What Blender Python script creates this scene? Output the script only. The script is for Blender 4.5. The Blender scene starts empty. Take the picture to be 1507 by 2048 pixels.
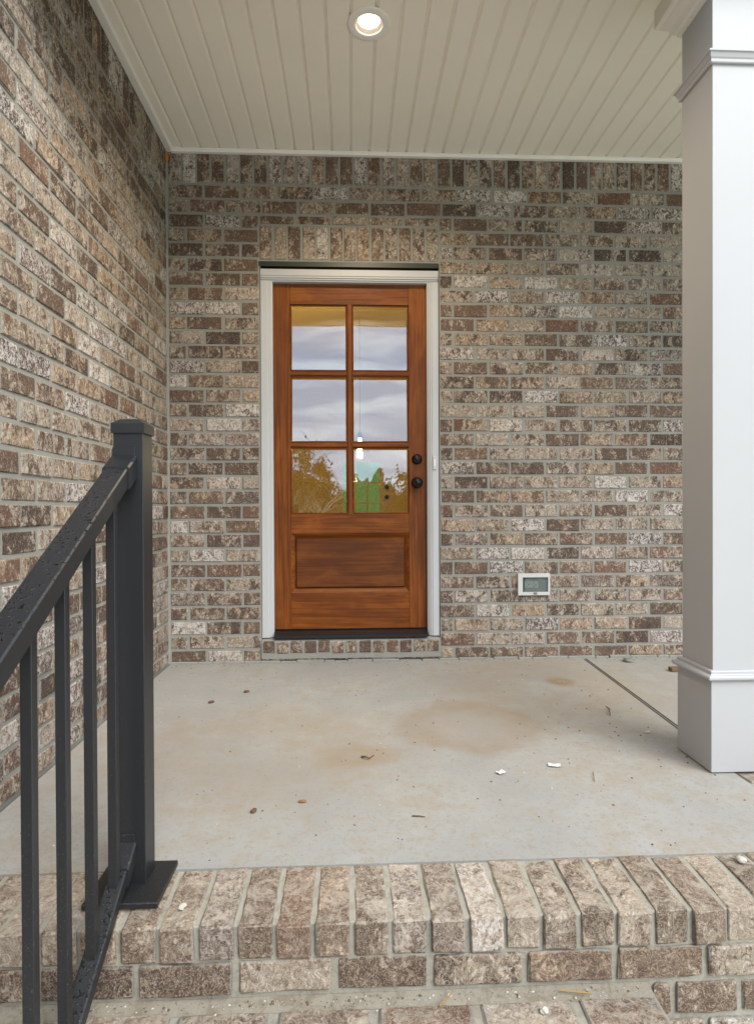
import bpy, bmesh, math, random
from mathutils import Matrix, Vector
R = math.radians
rnd = random.Random(7)
S = bpy.context.scene
COL = S.collection

# ------------------------------------------------------------------ camera
yaw, pitch, roll = 0.04419, -0.00695, -0.00431
fw = Vector((math.sin(yaw)*math.cos(pitch), math.cos(yaw)*math.cos(pitch), math.sin(pitch)))
rt = Vector((math.cos(yaw), -math.sin(yaw), 0)); up = rt.cross(fw)
r2 = rt*math.cos(roll) + up*math.sin(roll); u2 = -rt*math.sin(roll) + up*math.cos(roll)
cam = bpy.data.cameras.new('camera'); camo = bpy.data.objects.new('camera', cam); COL.objects.link(camo)
camo.matrix_world = Matrix.Translation((0, 0, 0.868)) @ Matrix((r2, u2, -fw)).transposed().to_4x4()
cam.sensor_fit = 'HORIZONTAL'; cam.sensor_width = 36.0; cam.lens = 1214.0/1507.0*36.0
cam.clip_start = 0.02; cam.clip_end = 800
S.camera = camo

# ------------------------------------------------------------------ sky, sun, exposure
SUN_EL, SUN_AZ = 44.0, 146.0          # azimuth measured clockwise from +Y: behind the camera, from the right
W = bpy.data.worlds.new('World'); S.world = W; W.use_nodes = True
nt = W.node_tree; nt.nodes.clear()
def wn(t, **k):
    n = nt.nodes.new(t)
    for a, b in k.items(): setattr(n, a, b)
    return n
sky = wn('ShaderNodeTexSky', sky_type='NISHITA', sun_disc=False, sun_elevation=R(SUN_EL), sun_rotation=R(SUN_AZ))
sky.air_density = 1.0; sky.dust_density = 2.0
tc = wn('ShaderNodeTexCoord'); mp = wn('ShaderNodeMapping'); mp.inputs['Scale'].default_value = (1.5, 1.5, 10.0)
mp.inputs['Rotation'].default_value = (R(4), R(3), R(20))
nz = wn('ShaderNodeTexNoise'); nz.inputs['Scale'].default_value = 1.7; nz.inputs['Detail'].default_value = 7
nz.inputs['Roughness'].default_value = 0.55; nz.inputs['Distortion'].default_value = 1.1
rp = wn('ShaderNodeValToRGB'); rp.color_ramp.elements[0].position = 0.42; rp.color_ramp.elements[1].position = 0.61
rp.color_ramp.elements[0].color = (3.7, 4.7, 6.2, 1); rp.color_ramp.elements[1].color = (8.6, 9.2, 9.8, 1)
mx = wn('ShaderNodeMix', data_type='RGBA'); mx.inputs[0].default_value = 0.80     # a veil of cloud over the blue
bg = wn('ShaderNodeBackground'); bg.inputs['Strength'].default_value = 0.10
wo = wn('ShaderNodeOutputWorld')
for a, b in ((tc.outputs['Generated'], mp.inputs[0]), (mp.outputs[0], nz.inputs['Vector']), (nz.outputs['Fac'], rp.inputs[0]),
             (sky.outputs[0], mx.inputs[6]), (rp.outputs[0], mx.inputs[7]), (mx.outputs[2], bg.inputs[0]), (bg.outputs[0], wo.inputs[0])):
    nt.links.new(a, b)
sl = bpy.data.lights.new('sun', 'SUN'); so = bpy.data.objects.new('sun', sl); COL.objects.link(so)
sl.energy = 1.4; sl.angle = R(40); sl.color = (1.0, 0.97, 0.92)
az, el = R(SUN_AZ), R(SUN_EL)
sd = Vector((math.sin(az)*math.cos(el), math.cos(az)*math.cos(el), math.sin(el)))
so.rotation_euler = sd.to_track_quat('Z', 'Y').to_euler()
S.view_settings.view_transform = 'Standard'; S.view_settings.look = 'None'
S.view_settings.gamma = 1.0; S.view_settings.use_curve_mapping = False
S.view_settings.exposure = 1.45
S.render.engine = 'CYCLES'
S.cycles.max_bounces = 10; S.cycles.diffuse_bounces = 7; S.cycles.transparent_max_bounces = 12
S.cycles.caustics_reflective = False; S.cycles.caustics_refractive = False
S.cycles.use_denoising = True

# ------------------------------------------------------------------ material helpers
class NB:
    def __init__(s, name):
        s.m = bpy.data.materials.new(name); s.m.use_nodes = True; s.t = s.m.node_tree
        s.b = s.t.nodes['Principled BSDF']; s.out = s.t.nodes['Material Output']
    def n(s, t, ins=None, **k):
        x = s.t.nodes.new(t)
        for a, b in k.items(): setattr(x, a, b)
        for a, b in (ins or {}).items(): s.put(x.inputs[a], b)
        return x
    def put(s, sock, v):
        if hasattr(v, 'is_linked') or hasattr(v, 'links'): s.t.links.new(v, sock)
        else:
            if isinstance(v, (tuple, list)) and len(v) == 3 and sock.type == 'RGBA': v = (*v, 1)
            sock.default_value = v
    def math(s, op, a, b=0.0, c=None, clamp=False):
        x = s.n('ShaderNodeMath', operation=op, use_clamp=clamp); s.put(x.inputs[0], a); s.put(x.inputs[1], b)
        if c is not None: s.put(x.inputs[2], c)
        return x.outputs[0]
    def vmath(s, op, a, b=(0, 0, 0), scale=None):
        x = s.n('ShaderNodeVectorMath', operation=op); s.put(x.inputs[0], a); s.put(x.inputs[1], b)
        if scale is not None: s.put(x.inputs['Scale'], scale)
        return x.outputs[0]
    def noise(s, vec, scale, detail=4, rough=0.6, dist=0.0):
        return s.n('ShaderNodeTexNoise', {'Vector': vec, 'Scale': scale, 'Detail': detail, 'Roughness': rough, 'Distortion': dist}).outputs['Fac']
    def step(s, v, a, b):
        x = s.n('ShaderNodeMapRange', {'Value': v, 'From Min': a, 'From Max': b}, interpolation_type='SMOOTHSTEP'); return x.outputs[0]
    def mix(s, f, a, b, blend='MIX'):
        x = s.n('ShaderNodeMix', data_type='RGBA', blend_type=blend); s.put(x.inputs[0], f); s.put(x.inputs[6], a); s.put(x.inputs[7], b); return x.outputs[2]
    def pos(s): return s.n('ShaderNodeNewGeometry').outputs['Position']
    def bump(s, h, strength=0.3, dist=0.004):
        s.put(s.b.inputs['Normal'], s.n('ShaderNodeBump', {'Height': h, 'Strength': strength, 'Distance': dist}).outputs[0])
    def set(s, **k):
        for a, b in k.items(): s.put(s.b.inputs[a.replace('_', ' ')], b)
        return s

def brick_mat(name, light=-0.02, haze=0.0, warm=0.0, marble=0.0, dk=(0.040, 0.030, 0.026), dka=0.85, covr=0.22, tread=False):
    q = NB(name); P = q.pos()
    rr = q.math('FRACT', q.math('ADD', q.n('ShaderNodeObjectInfo').outputs['Random'], q.n('ShaderNodeAttribute', attribute_name='rnd').outputs['Fac']))
    w1 = q.n('ShaderNodeTexWhiteNoise', {'W': q.math('MULTIPLY', rr, 913.7)}, noise_dimensions='1D')
    w2 = q.n('ShaderNodeTexWhiteNoise', {'W': q.math('ADD', q.math('MULTIPLY', rr, 517.3), 31.7)}, noise_dimensions='1D')
    s1 = q.n('ShaderNodeSeparateColor', {'Color': w1.outputs['Color']}).outputs; s2 = q.n('ShaderNodeSeparateColor', {'Color': w2.outputs['Color']}).outputs
    v = q.vmath('ADD', P, q.vmath('SCALE', w1.outputs['Color'], scale=40.0))
    va = q.vmath('MULTIPLY', v, (1.0, 1.0, 0.72)); vb = q.vmath('ADD', va, (7.3, 2.1, 5.9)); vc = q.vmath('ADD', va, (3.7, 9.2, 1.4))
    big = q.noise(va, 15, 3, 0.55, 0.8); p1 = q.noise(va, 40, 6, 0.75, 1.7); p2 = q.noise(vb, 52, 6, 0.75, 1.6); p3 = q.noise(vc, 80, 5, 0.75, 1.9)
    mid = p2; worm = p3; fine = q.noise(v, 210, 3, 0.8)
    # kiln-dark body
    body = q.mix(s1[0], (0.058, 0.041, 0.033), (0.130, 0.084, 0.058))
    body = q.mix(q.math('MULTIPLY', q.step(s2[0], 0.80, 0.95), 0.5), body, (0.165, 0.078, 0.048))
    body = q.mix(q.math('MULTIPLY', q.step(p3, 0.50, 0.60), 0.45), body, (0.20, 0.135, 0.092))
    # sand-coloured slip, more or less of it from brick to brick
    tan = q.mix(s1[1], (0.238, 0.184, 0.132), (0.305, 0.255, 0.205))
    tan = q.mix(q.math('MULTIPLY', q.step(s2[1], 0.66, 0.95), 0.5 + warm), tan, (0.30, 0.185, 0.100))
    cov = q.math('MULTIPLY_ADD', s1[2], covr, 0.01 - covr/2 + light)
    f = q.math('ADD', q.math('MULTIPLY', q.math('SUBTRACT', big, 0.5), 0.8), p1)
    fac = q.step(q.math('ADD', f, cov), 0.42, 0.56)
    col = q.mix(fac, body, tan)
    col = q.mix(q.math('MULTIPLY', q.math('MULTIPLY', fac, q.step(p2, 0.50, 0.60)), 0.85), col, (0.51, 0.45, 0.375))
    col = q.mix(q.math('MULTIPLY', q.step(p2, 0.46, 0.36), dka), col, dk)
    col = q.mix(q.math('MULTIPLY', q.step(p3, 0.58, 0.66), 0.50), col, (0.42, 0.352, 0.28))
    # white scum on some bricks, flecks of light sand and pits
    wht = q.math('MULTIPLY', q.math('MULTIPLY', q.step(s2[2], 0.74, 0.94), q.step(q.math('ADD', q.math('MULTIPLY', p1, .5), q.math('MULTIPLY', p3, .5)), 0.46, 0.55)), 0.8)
    col = q.mix(wht, col, (0.60, 0.57, 0.54))
    col = q.mix(q.math('MULTIPLY', q.step(fine, 0.57, 0.66), 0.5), col, (0.53, 0.46, 0.38))
    col = q.mix(q.math('MULTIPLY', q.step(fine, 0.42, 0.34), 0.5), col, (0.05, 0.038, 0.032))
    if marble:     # swirls of slip drawn over the face
        wv = q.math('ABSOLUTE', q.math('SUBTRACT', q.noise(v, 34, 4, 0.6, 3.0), 0.5))
        col = q.mix(q.math('MULTIPLY', q.step(wv, 0.045, 0.012), marble), col, (0.47, 0.38, 0.27))
        wv2 = q.noise(v, 26, 3, 0.6, 2.2)
        col = q.mix(q.math('MULTIPLY', q.step(wv2, 0.55, 0.63), marble), col, (0.085, 0.062, 0.050))
    if haze:
        hz = q.step(q.noise(P, 21, 6, 0.75, 1.4), 0.60 - haze*0.4, 0.84 - haze*0.4)
        smear = q.mix(q.noise(P, 6, 3), (0.35, 0.295, 0.215), (0.43, 0.395, 0.34))
        nz_ = q.n('ShaderNodeSeparateXYZ', {'Vector': q.n('ShaderNodeNewGeometry').outputs['True Normal']}).outputs[2]
        amt = q.math('MULTIPLY_ADD', q.step(nz_, 0.2, 0.8), min(0.9, 0.25+haze)-0.20, 0.20)   # the film of mortar and soil lies on the treads
        col = q.mix(q.math('MULTIPLY', hz, amt), col, smear)
    # mortar smeared over the arrises
    g = q.n('ShaderNodeSeparateXYZ', {'Vector': q.n('ShaderNodeTexCoord').outputs['Generated']}).outputs
    ex = q.math('MINIMUM', g[0], q.math('SUBTRACT', 1.0, g[0])); ez = q.math('MINIMUM', g[2], q.math('SUBTRACT', 1.0, g[2]))
    ed = q.step(ex, 0.13, 0.0) if tread else q.math('MAXIMUM', q.step(ex, 0.055, 0.0), q.step(ez, 0.14, 0.0))
    sm = q.step(q.math('ADD', ed, q.math('MULTIPLY_ADD', q.noise(P, 38, 4, 0.65), 1.6, -0.8)), 0.62, 0.95)
    col = q.mix(q.math('MULTIPLY', sm, 0.7), col, (0.255, 0.247, 0.215))
    q.set(Base_Color=col, Roughness=0.9)
    q.b.inputs['Specular IOR Level'].default_value = 0.25
    q.bump(q.math('ADD', q.math('MULTIPLY', mid, 0.6), q.math('ADD', q.math('MULTIPLY', worm, 0.5), q.math('MULTIPLY', fine, 0.3))), 0.75, 0.006)
    return q.m

def mortar_mat(name, c0, c1, soil=0.0):
    q = NB(name); P = q.pos()
    a = q.noise(P, 9, 5, 0.6); b = q.noise(P, 120, 4, 0.7); c = q.noise(P, 600, 2)
    col = q.mix(a, c0, c1); col = q.mix(q.math('MULTIPLY', q.step(c, 0.6, 0.75), 0.3), col, (0.45, 0.42, 0.36))
    col = q.mix(q.math('MULTIPLY', q.step(b, 0.62, 0.75), 0.35), col, (0.16, 0.14, 0.11))
    if soil: col = q.mix(q.math('MULTIPLY', q.step(q.noise(P, 26, 6, 0.75, 0.8), 0.46, 0.62), soil), col, (0.20, 0.165, 0.115))
    q.set(Base_Color=col, Roughness=0.95); q.bump(q.math('ADD', b, q.math('MULTIPLY', c, 0.4)), 0.6, 0.004)
    return q.m

def paint_mat(name, col, rough=0.45, spots=0.0, bump=0.05, dirt=None, spec=0.5):
    q = NB(name); P = q.pos()
    n = q.noise(P, 3.0, 4, 0.6); c = q.mix(n, tuple(x*0.95 for x in col), tuple(min(1, x*1.04) for x in col))
    if dirt:
        z = q.n('ShaderNodeSeparateXYZ', {'Vector': P}).outputs[2]
        sp = q.noise(q.vmath('MULTIPLY', P, (1, 1, 0.6)), 140, 4, 0.75)
        # splashed soil on the foot of the column
        f = q.math('MULTIPLY', q.step(q.math('ADD', sp, q.math('MULTIPLY', z, -0.45)), 0.50, 0.62), 0.35)
        c = q.mix(f, c, dirt)
    if spots: c = q.mix(q.math('MULTIPLY', q.step(q.noise(P, 240, 3, 0.8), 0.66, 0.74), spots), c, (0.55, 0.52, 0.47))
    q.set(Base_Color=c, Roughness=rough); q.b.inputs['Specular IOR Level'].default_value = spec
    q.bump(q.noise(P, 260, 3, 0.6), bump, 0.002)
    return q.m

def wood_mat(name, axis, seed, dark=0.0):
    q = NB(name); P = q.vmath('ADD', q.pos(), (seed*3.1, seed*1.7, seed*2.3))
    sc = (2.6, 95, 95) if axis == 'x' else (95, 95, 2.6)
    g = q.noise(q.vmath('MULTIPLY', P, sc), 1.0, 5, 0.6, 0.4)
    fine = q.noise(q.vmath('MULTIPLY', P, tuple(k*5 for k in sc)), 1.0, 3, 0.7)
    blot = q.noise(q.vmath('MULTIPLY', P, (4, 4, 9) if axis == 'x' else (9, 4, 3)), 1.0, 4, 0.55, 0.5)
    c = q.mix(q.step(g, 0.36, 0.64), (0.115, 0.029, 0.0042), (0.205, 0.060, 0.0080))
    c = q.mix(q.math('MULTIPLY', q.step(blot, 0.45, 0.72), 0.62), c, (0.082, 0.024, 0.005))
    c = q.mix(q.math('MULTIPLY', q.step(blot, 0.46, 0.30), 0.45), c, (0.29, 0.098, 0.012))
    c = q.mix(q.math('MULTIPLY', q.step(fine, 0.56, 0.75), 0.5), c, (0.045, 0.013, 0.004))
    if dark: c = q.mix(dark, c, (0.040, 0.016, 0.007))
    q.b.inputs['Specular IOR Level'].default_value = 0.18; q.set(Base_Color=c, Roughness=0.5); q.b.inputs['Coat Weight'].default_value = 0.08; q.b.inputs['Coat Roughness'].default_value = 0.3
    q.bump(fine, 0.12, 0.001)
    return q.m

M_BRICK = brick_mat('brick_weathered')
M_BRICK_SIDE = brick_mat('brick_weathered_side', light=-0.025)
M_BRICK_STEP = brick_mat('brick_step_face', light=-0.03, haze=0.24, warm=0.15, marble=0.4, dk=(0.085, 0.06, 0.046), dka=0.65, covr=0.36)
M_BRICK_TREAD = brick_mat('brick_tread', light=-0.01, haze=0.48, marble=0.4, dk=(0.095, 0.075, 0.066), dka=0.7, covr=0.34, tread=True)
M_BRICK_SILL = brick_mat('brick_sill', light=-0.10, tread=True)
M_MORTAR = mortar_mat('mortar_grey', (0.215, 0.21, 0.18), (0.295, 0.29, 0.26))
M_MORTAR_STEP = mortar_mat('mortar_step', (0.265, 0.25, 0.20), (0.35, 0.335, 0.28), 0.45)
M_MORTAR_DIRT = mortar_mat('mortar_soiled', (0.24, 0.215, 0.165), (0.32, 0.295, 0.235), 0.8)
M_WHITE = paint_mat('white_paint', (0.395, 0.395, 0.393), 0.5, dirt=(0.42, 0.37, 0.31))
M_TRIM = paint_mat('white_casing', (0.455, 0.465, 0.47), 0.45)
M_SOFFIT = paint_mat('soffit_vinyl', (0.89, 0.845, 0.75), 0.6, bump=0.08)
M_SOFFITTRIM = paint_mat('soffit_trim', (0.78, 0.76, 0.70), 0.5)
M_LINTEL = paint_mat('lintel_paint', (0.020, 0.028, 0.020), 0.4, spots=0.6)
M_SILLBLK = paint_mat('black_sill', (0.012, 0.012, 0.013), 0.25, spots=0.25)
M_BRONZE = NB('oil_rubbed_bronze').set(Base_Color=(0.014, 0.010, 0.008), Metallic=0.75, Roughness=0.36).m
M_BRONZE2 = NB('bronze_face').set(Base_Color=(0.045, 0.037, 0.032), Metallic=0.8, Roughness=0.4).m
M_PLATE = paint_mat('outlet_plastic', (0.50, 0.50, 0.475), 0.5)
M_OUTGREY = paint_mat('receptacle_grey', (0.15, 0.155, 0.14), 0.5)
M_SLOT = NB('slot_black').set(Base_Color=(0.015, 0.015, 0.015), Roughness=0.7).m
M_FOAM = NB('spray_foam').set(Base_Color=(0.40, 0.15, 0.012), Roughness=0.8).m
M_PAPER = paint_mat('paper', (0.58, 0.575, 0.55), 0.8)
M_CHIP = paint_mat('bark_chip', (0.10, 0.052, 0.026), 0.9)
M_TWIG = paint_mat('twig', (0.15, 0.09, 0.05), 0.9)
M_STONE = paint_mat('pebble_pale', (0.45, 0.425, 0.37), 0.9)
M_STRAW = paint_mat('straw', (0.30, 0.19, 0.07), 0.9)
M_JOINT = paint_mat('joint_filler', (0.10, 0.095, 0.09), 0.9)
M_GRITD = paint_mat('grit_dark', (0.12, 0.085, 0.055), 0.95)
M_WALLIN = paint_mat('room_paint', (0.62, 0.48, 0.20), 0.7)
M_FLOORIN = paint_mat('room_floor', (0.25, 0.14, 0.06), 0.4)
M_DOORIN = paint_mat('room_door_paint', (0.60, 0.46, 0.26), 0.5)
M_ROOF = paint_mat('roof_shingle', (0.06, 0.058, 0.055), 0.9)

def rail_mat(name, drops):
    q = NB(name); P = q.pos()
    c = q.mix(q.noise(P, 5, 4), (0.009, 0.0102, 0.0118), (0.0135, 0.015, 0.017))
    dust = q.math('MULTIPLY', q.step(q.noise(P, 300, 3, 0.85), 0.62, 0.70), 0.6)
    z = q.n('ShaderNodeSeparateXYZ', {'Vector': P}).outputs[2]
    c = q.mix(q.math('MULTIPLY', dust, q.step(z, 0.75, 0.05)), c, (0.30, 0.27, 0.22))
    rough = 0.42
    if drops:   # rain beads lying on the upper faces
        up_ = q.n('ShaderNodeSeparateXYZ', {'Vector': q.n('ShaderNodeNewGeometry').outputs['Normal']}).outputs[2]
        d = q.noise(P, 125, 2, 0.5, 0.6)
        d = q.math('MULTIPLY', q.math('MULTIPLY', q.step(d, 0.575, 0.60), q.step(q.noise(P, 22, 2), 0.38, 0.52)), q.step(up_, 0.5, 0.7))
        c = q.mix(d, c, (0.004, 0.004, 0.006)); rough = q.math('MULTIPLY_ADD', d, -0.36, 0.42)
        q.bump(d, 0.5, 0.002)
    else: q.bump(q.noise(P, 700, 2), 0.08, 0.001)
    q.set(Base_Color=c, Roughness=rough)
    return q.m
M_RAIL = rail_mat('black_powder_coat', False); M_RAILWET = rail_mat('black_powder_coat_rain', True)

def concrete_mat():
    q = NB('broomed_concrete'); P = q.pos()
    a = q.noise(P, 1.6, 5, 0.6); b = q.noise(P, 11, 6, 0.65); c = q.noise(P, 160, 4, 0.7)
    col = q.mix(q.step(a, 0.3, 0.7), (0.255, 0.255, 0.240), (0.318, 0.318, 0.298))
    blot = q.math('MULTIPLY', q.step(q.math('ADD', q.math('MULTIPLY', a, 0.5), q.math('MULTIPLY', b, 0.5)), 0.47, 0.62), 0.50)
    col = q.mix(blot, col, (0.265, 0.22, 0.16))
    fine = q.math('MULTIPLY', q.step(q.noise(P, 60, 5, 0.8, 1.0), 0.50, 0.64), 0.62)
    col = q.mix(fine, col, (0.245, 0.20, 0.145))
    def stain_and_shade(cx, cy, rx, ry, r0, r1, r2_, col_, amt, col):
        d = q.vmath('MULTIPLY', q.vmath('SUBTRACT', P, (cx, cy, 0)), (1/rx, 1/ry, 0))
        L = q.n('ShaderNodeVectorMath', operation='LENGTH'); q.put(L.inputs[0], d)
        l = q.math('ADD', L.outputs['Value'], q.math('MULTIPLY_ADD', q.noise(P, 7, 4), 0.7, -0.35))
        f = q.math('MULTIPLY', q.math('MULTIPLY', q.step(l, r2_, r1), q.math('MULTIPLY_ADD', q.step(l, r0, r1), 0.5, 0.5)), amt)
        return q.mix(q.math('MULTIPLY', f, q.math('MULTIPLY_ADD', b, 0.9, 0.45)), col, col_)
    col = stain_and_shade(0.47, 2.40, 0.27, 0.27, 0.35, 0.85, 1.25, (0.22, 0.16, 0.105), 0.6, col)
    col = stain_and_shade(1.045, 2.97, 0.09, 0.10, 0.0, 0.4, 1.1, (0.20, 0.125, 0.055), 1.0, col)
    col = stain_and_shade(0.02, 2.12, 0.16, 0.12, 0.0, 0.4, 1.2, (0.25, 0.175, 0.09), 0.7, col)
    col = stain_and_shade(0.95, 2.9, 0.6, 0.6, 0.0, 0.5, 1.3, (0.25, 0.205, 0.145), 0.6, col)
    col = stain_and_shade(-0.35, 2.2, 0.6, 0.5, 0.0, 0.5, 1.3, (0.245, 0.205, 0.155), 0.55, col)  # broad beige stain, deepened to paint shade into the middle of the slab
    col = q.mix(q.math('MULTIPLY', q.step(c, 0.61, 0.72), 0.6), col, (0.19, 0.155, 0.115))
    q.set(Base_Color=col, Roughness=0.85)
    br = q.noise(q.vmath('MULTIPLY', P, (420, 7, 7)), 1.0, 3, 0.6)
    q.bump(q.math('ADD', q.math('MULTIPLY', br, 0.5), q.math('MULTIPLY', c, 0.6)), 0.25, 0.003)
    return q.m
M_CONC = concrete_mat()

def glass_mat(name, refl, tint, wav):
    q = NB(name); P = q.pos(); t = q.t
    tr = q.n('ShaderNodeBsdfTransparent', {'Color': tint}); gl = q.n('ShaderNodeBsdfGlossy', {'Roughness': 0.0, 'Color': (0.78, 0.89, 1.0)})
    if wav: q.put(gl.inputs['Normal'], q.n('ShaderNodeBump', {'Height': q.noise(P, 2.6, 2, 0.5), 'Strength': 1.0, 'Distance': wav}).outputs[0])
    ms = q.n('ShaderNodeMixShader', {0: refl}); t.links.new(tr.outputs[0], ms.inputs[1]); t.links.new(gl.outputs[0], ms.inputs[2])
    t.links.new(ms.outputs[0], q.out.inputs[0]); return q.m
M_GLASS = glass_mat('coated_door_glass', 0.20, (0.70, 0.72, 0.66), 0.0013)
M_GLASS2 = glass_mat('clear_glass', 0.012, (0.92, 0.95, 0.92), 0)
M_COVER = glass_mat('smoky_cover', 0.05, (0.80, 0.82, 0.78), 0)
def emis(name, col, st):
    q = NB(name); q.set(Base_Color=(0.8, 0.8, 0.8), Emission_Color=col, Emission_Strength=st); return q.m
M_LED = emis('led_lens', (1.0, 0.88, 0.74), 3.2); M_BULB = emis('filament_bulb', (1.0, 0.72, 0.38), 30.0)

def grass_mat():
    q = NB('lawn_grass'); P = q.pos()
    c = q.mix(q.noise(P, 0.35, 6, 0.6), (0.13, 0.19, 0.018), (0.25, 0.33, 0.04)); c = q.mix(q.math('MULTIPLY', q.noise(P, 9, 5, 0.7), 0.5), c, (0.20, 0.22, 0.05))
    q.set(Base_Color=c, Roughness=0.95); q.bump(q.noise(P, 18, 5, 0.8), 1.0, 0.06); return q.m
def leaf_mat(name, a, b):
    q = NB(name); c = q.mix(q.noise(q.pos(), 1.3, 4), a, b); q.set(Base_Color=c, Roughness=0.8); return q.m
M_GRASS = grass_mat(); M_BARK = leaf_mat('bark', (0.10, 0.075, 0.05), (0.22, 0.18, 0.13)); M_BARKP = leaf_mat('pale_bark', (0.45, 0.41, 0.34), (0.6, 0.56, 0.48))
M_LEAF = leaf_mat('leaf_green', (0.030, 0.06, 0.014), (0.075, 0.11, 0.025)); M_LEAF2 = leaf_mat('leaf_olive', (0.06, 0.065, 0.02), (0.11, 0.10, 0.03))

# ------------------------------------------------------------------ object helpers
def obj(name, me, mat=None, parent=None):
    if mat is not None and not me.materials: me.materials.append(mat)
    o = bpy.data.objects.new(name, me); COL.objects.link(o)
    if parent is not None:
        o.parent = parent; o.matrix_parent_inverse = Matrix.Translation(-parent.location)
    return o
def mesh(vs, fs, smooth=False):
    me = bpy.data.meshes.new('m'); me.from_pydata(vs, [], fs); me.update()
    if smooth:
        for p in me.polygons: p.use_smooth = True
    return me
def from_bm(bm, smooth=False):
    me = bpy.data.meshes.new('m'); bm.to_mesh(me); bm.free()
    if smooth:
        for p in me.polygons: p.use_smooth = True
    return me
def add_box(bm, x0, x1, y0, y1, z0, z1, bev=0.0, seg=1):
    r = bmesh.ops.create_cube(bm, size=1.0, matrix=Matrix.Translation(((x0+x1)/2, (y0+y1)/2, (z0+z1)/2)) @ Matrix.Diagonal((x1-x0, y1-y0, z1-z0, 1)))
    if bev:
        es = list({e for v in r['verts'] for e in v.link_edges})
        bmesh.ops.bevel(bm, geom=es, offset=bev, segments=seg, affect='EDGES', profile=0.5)
def boxm(*a, bev=0.0, seg=1):
    bm = bmesh.new(); add_box(bm, *a, bev=bev, seg=seg); return from_bm(bm)
def box(name, mat, parent, *a, bev=0.0, seg=1): return obj(name, boxm(*a, bev=bev, seg=seg), mat, parent)
def prism(prof, axis, a, b, smooth=False):
    """closed profile extruded along an axis; prof points are the two other coordinates in xyz order"""
    def pt(p, t): return {'x': (t, p[0], p[1]), 'y': (p[0], t, p[1]), 'z': (p[0], p[1], t)}[axis]
    n = len(prof); vs = [pt(p, a) for p in prof] + [pt(p, b) for p in prof]
    fs = [(i, (i+1) % n, n+(i+1) % n, n+i) for i in range(n)] + [tuple(range(n)), tuple(range(2*n-1, n-1, -1))]
    me = mesh(vs, fs, smooth); bm = bmesh.new(); bm.from_mesh(me); bmesh.ops.recalc_face_normals(bm, faces=bm.faces); bm.to_mesh(me); bm.free(); return me
def lathe(prof, origin, axis='z', n=32, smooth=True, closed=False):
    """profile (radius, height) turned round an axis through origin"""
    vs = []; fs = []; m = len(prof); ox, oy, oz = origin
    for i in range(n):
        a = 2*math.pi*i/n; c, s = math.cos(a), math.sin(a)
        for r, h in prof:
            vs.append((ox+r*c, oy+r*s, oz+h) if axis == 'z' else (ox+r*c, oy-h, oz+r*s))
    for i in range(n):
        j = (i+1) % n
        for k in range(m if closed else m-1):
            l = (k+1) % m; fs.append((i*m+k, j*m+k, j*m+l, i*m+l))
    me = mesh(vs, fs, smooth); bm = bmesh.new(); bm.from_mesh(me); bmesh.ops.remove_doubles(bm, verts=bm.verts, dist=1e-6); bmesh.ops.recalc_face_normals(bm, faces=bm.faces); bm.to_mesh(me); bm.free()
    if smooth:
        for p in me.polygons: p.use_smooth = True
    return me
def ring_mould(prof, x0, x1, y0, y1):
    """profile of (outward projection, z) mitred round a rectangular shaft"""
    vs = []; m = len(prof)
    for cx, cy, sx, sy in ((x0, y0, -1, -1), (x1, y0, 1, -1), (x1, y1, 1, 1), (x0, y1, -1, 1)):
        vs += [(cx+sx*p, cy+sy*p, z) for p, z in prof]
    fs = [(i*m+k, ((i+1) % 4)*m+k, ((i+1) % 4)*m+(k+1) % m, i*m+(k+1) % m) for i in range(4) for k in range(m)]
    me = mesh(vs, fs); bm = bmesh.new(); bm.from_mesh(me); bmesh.ops.recalc_face_normals(bm, faces=bm.faces); bm.to_mesh(me); bm.free(); return me
def thing(name, label, cat, loc=(0, 0, 0), group=None):
    o = bpy.data.objects.new(name, None); COL.objects.link(o); o.location = loc; o.empty_display_size = 0.1
    o['label'] = label; o['category'] = cat
    if group: o['group'] = group
    return o
def tag(o, label, cat, group=None):
    o['label'] = label; o['category'] = cat
    if group: o['group'] = group
    return o
def struct(o, label=None):
    o['kind'] = 'structure'
    if label: o['label'] = label
    return o
def join_rnd(items, name, mat, parent):
    """many brick meshes (mesh, matrix) joined to one mesh, each brick with its own 'rnd' value"""
    vs = []; fs = []; rv = []
    for me, mw in items:
        b = len(vs); vs += [mw @ v.co for v in me.vertices]; r = rnd.random()
        for p in me.polygons: fs.append([b+i for i in p.vertices]); rv.append(r)
    m2 = bpy.data.meshes.new('m'); m2.from_pydata(vs, [], fs); m2.update()
    at = m2.attributes.new('rnd', 'FLOAT', 'FACE'); at.data.foreach_set('value', rv)
    o = obj(name, m2, mat, parent); o['kind'] = 'stuff'; return o

# ------------------------------------------------------------------ brick shapes (face looks along local -Y, centred, depth behind)
def face_brick(L, H, seed, nx=3):
    r = random.Random(seed); b = 0.0045; d = 0.05
    xs = [-L/2+b+(L-2*b)*i/nx for i in range(nx+1)]; top = H/2-b
    j = lambda a: r.uniform(-a, a)
    ring = [(x, -top) for x in xs] + [(x, top) for x in reversed(xs)]
    n = len(ring)
    inner = [(x+j(.0012), j(.0012), z+j(.0014)) for x, z in ring]
    ou = []
    for x, z in ring:
        ox = x + (b if abs(x-xs[-1]) < 1e-9 else -b if abs(x-xs[0]) < 1e-9 else 0); oz = z + (b if z > 0 else -b)
        ou.append((ox+j(.0016), 0.0042+abs(j(.001)), oz+j(.0018)))
    back = [(x, d, z) for x, _, z in ou]
    vs = inner + ou + back; fs = []
    for i in range(nx): fs.append((i, i+1, n-2-i, n-1-i))
    for i in range(n):
        k = (i+1) % n; fs += [(n+i, n+k, k, i), (2*n+i, 2*n+k, n+k, n+i)]
    return mesh(vs, fs)
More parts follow.
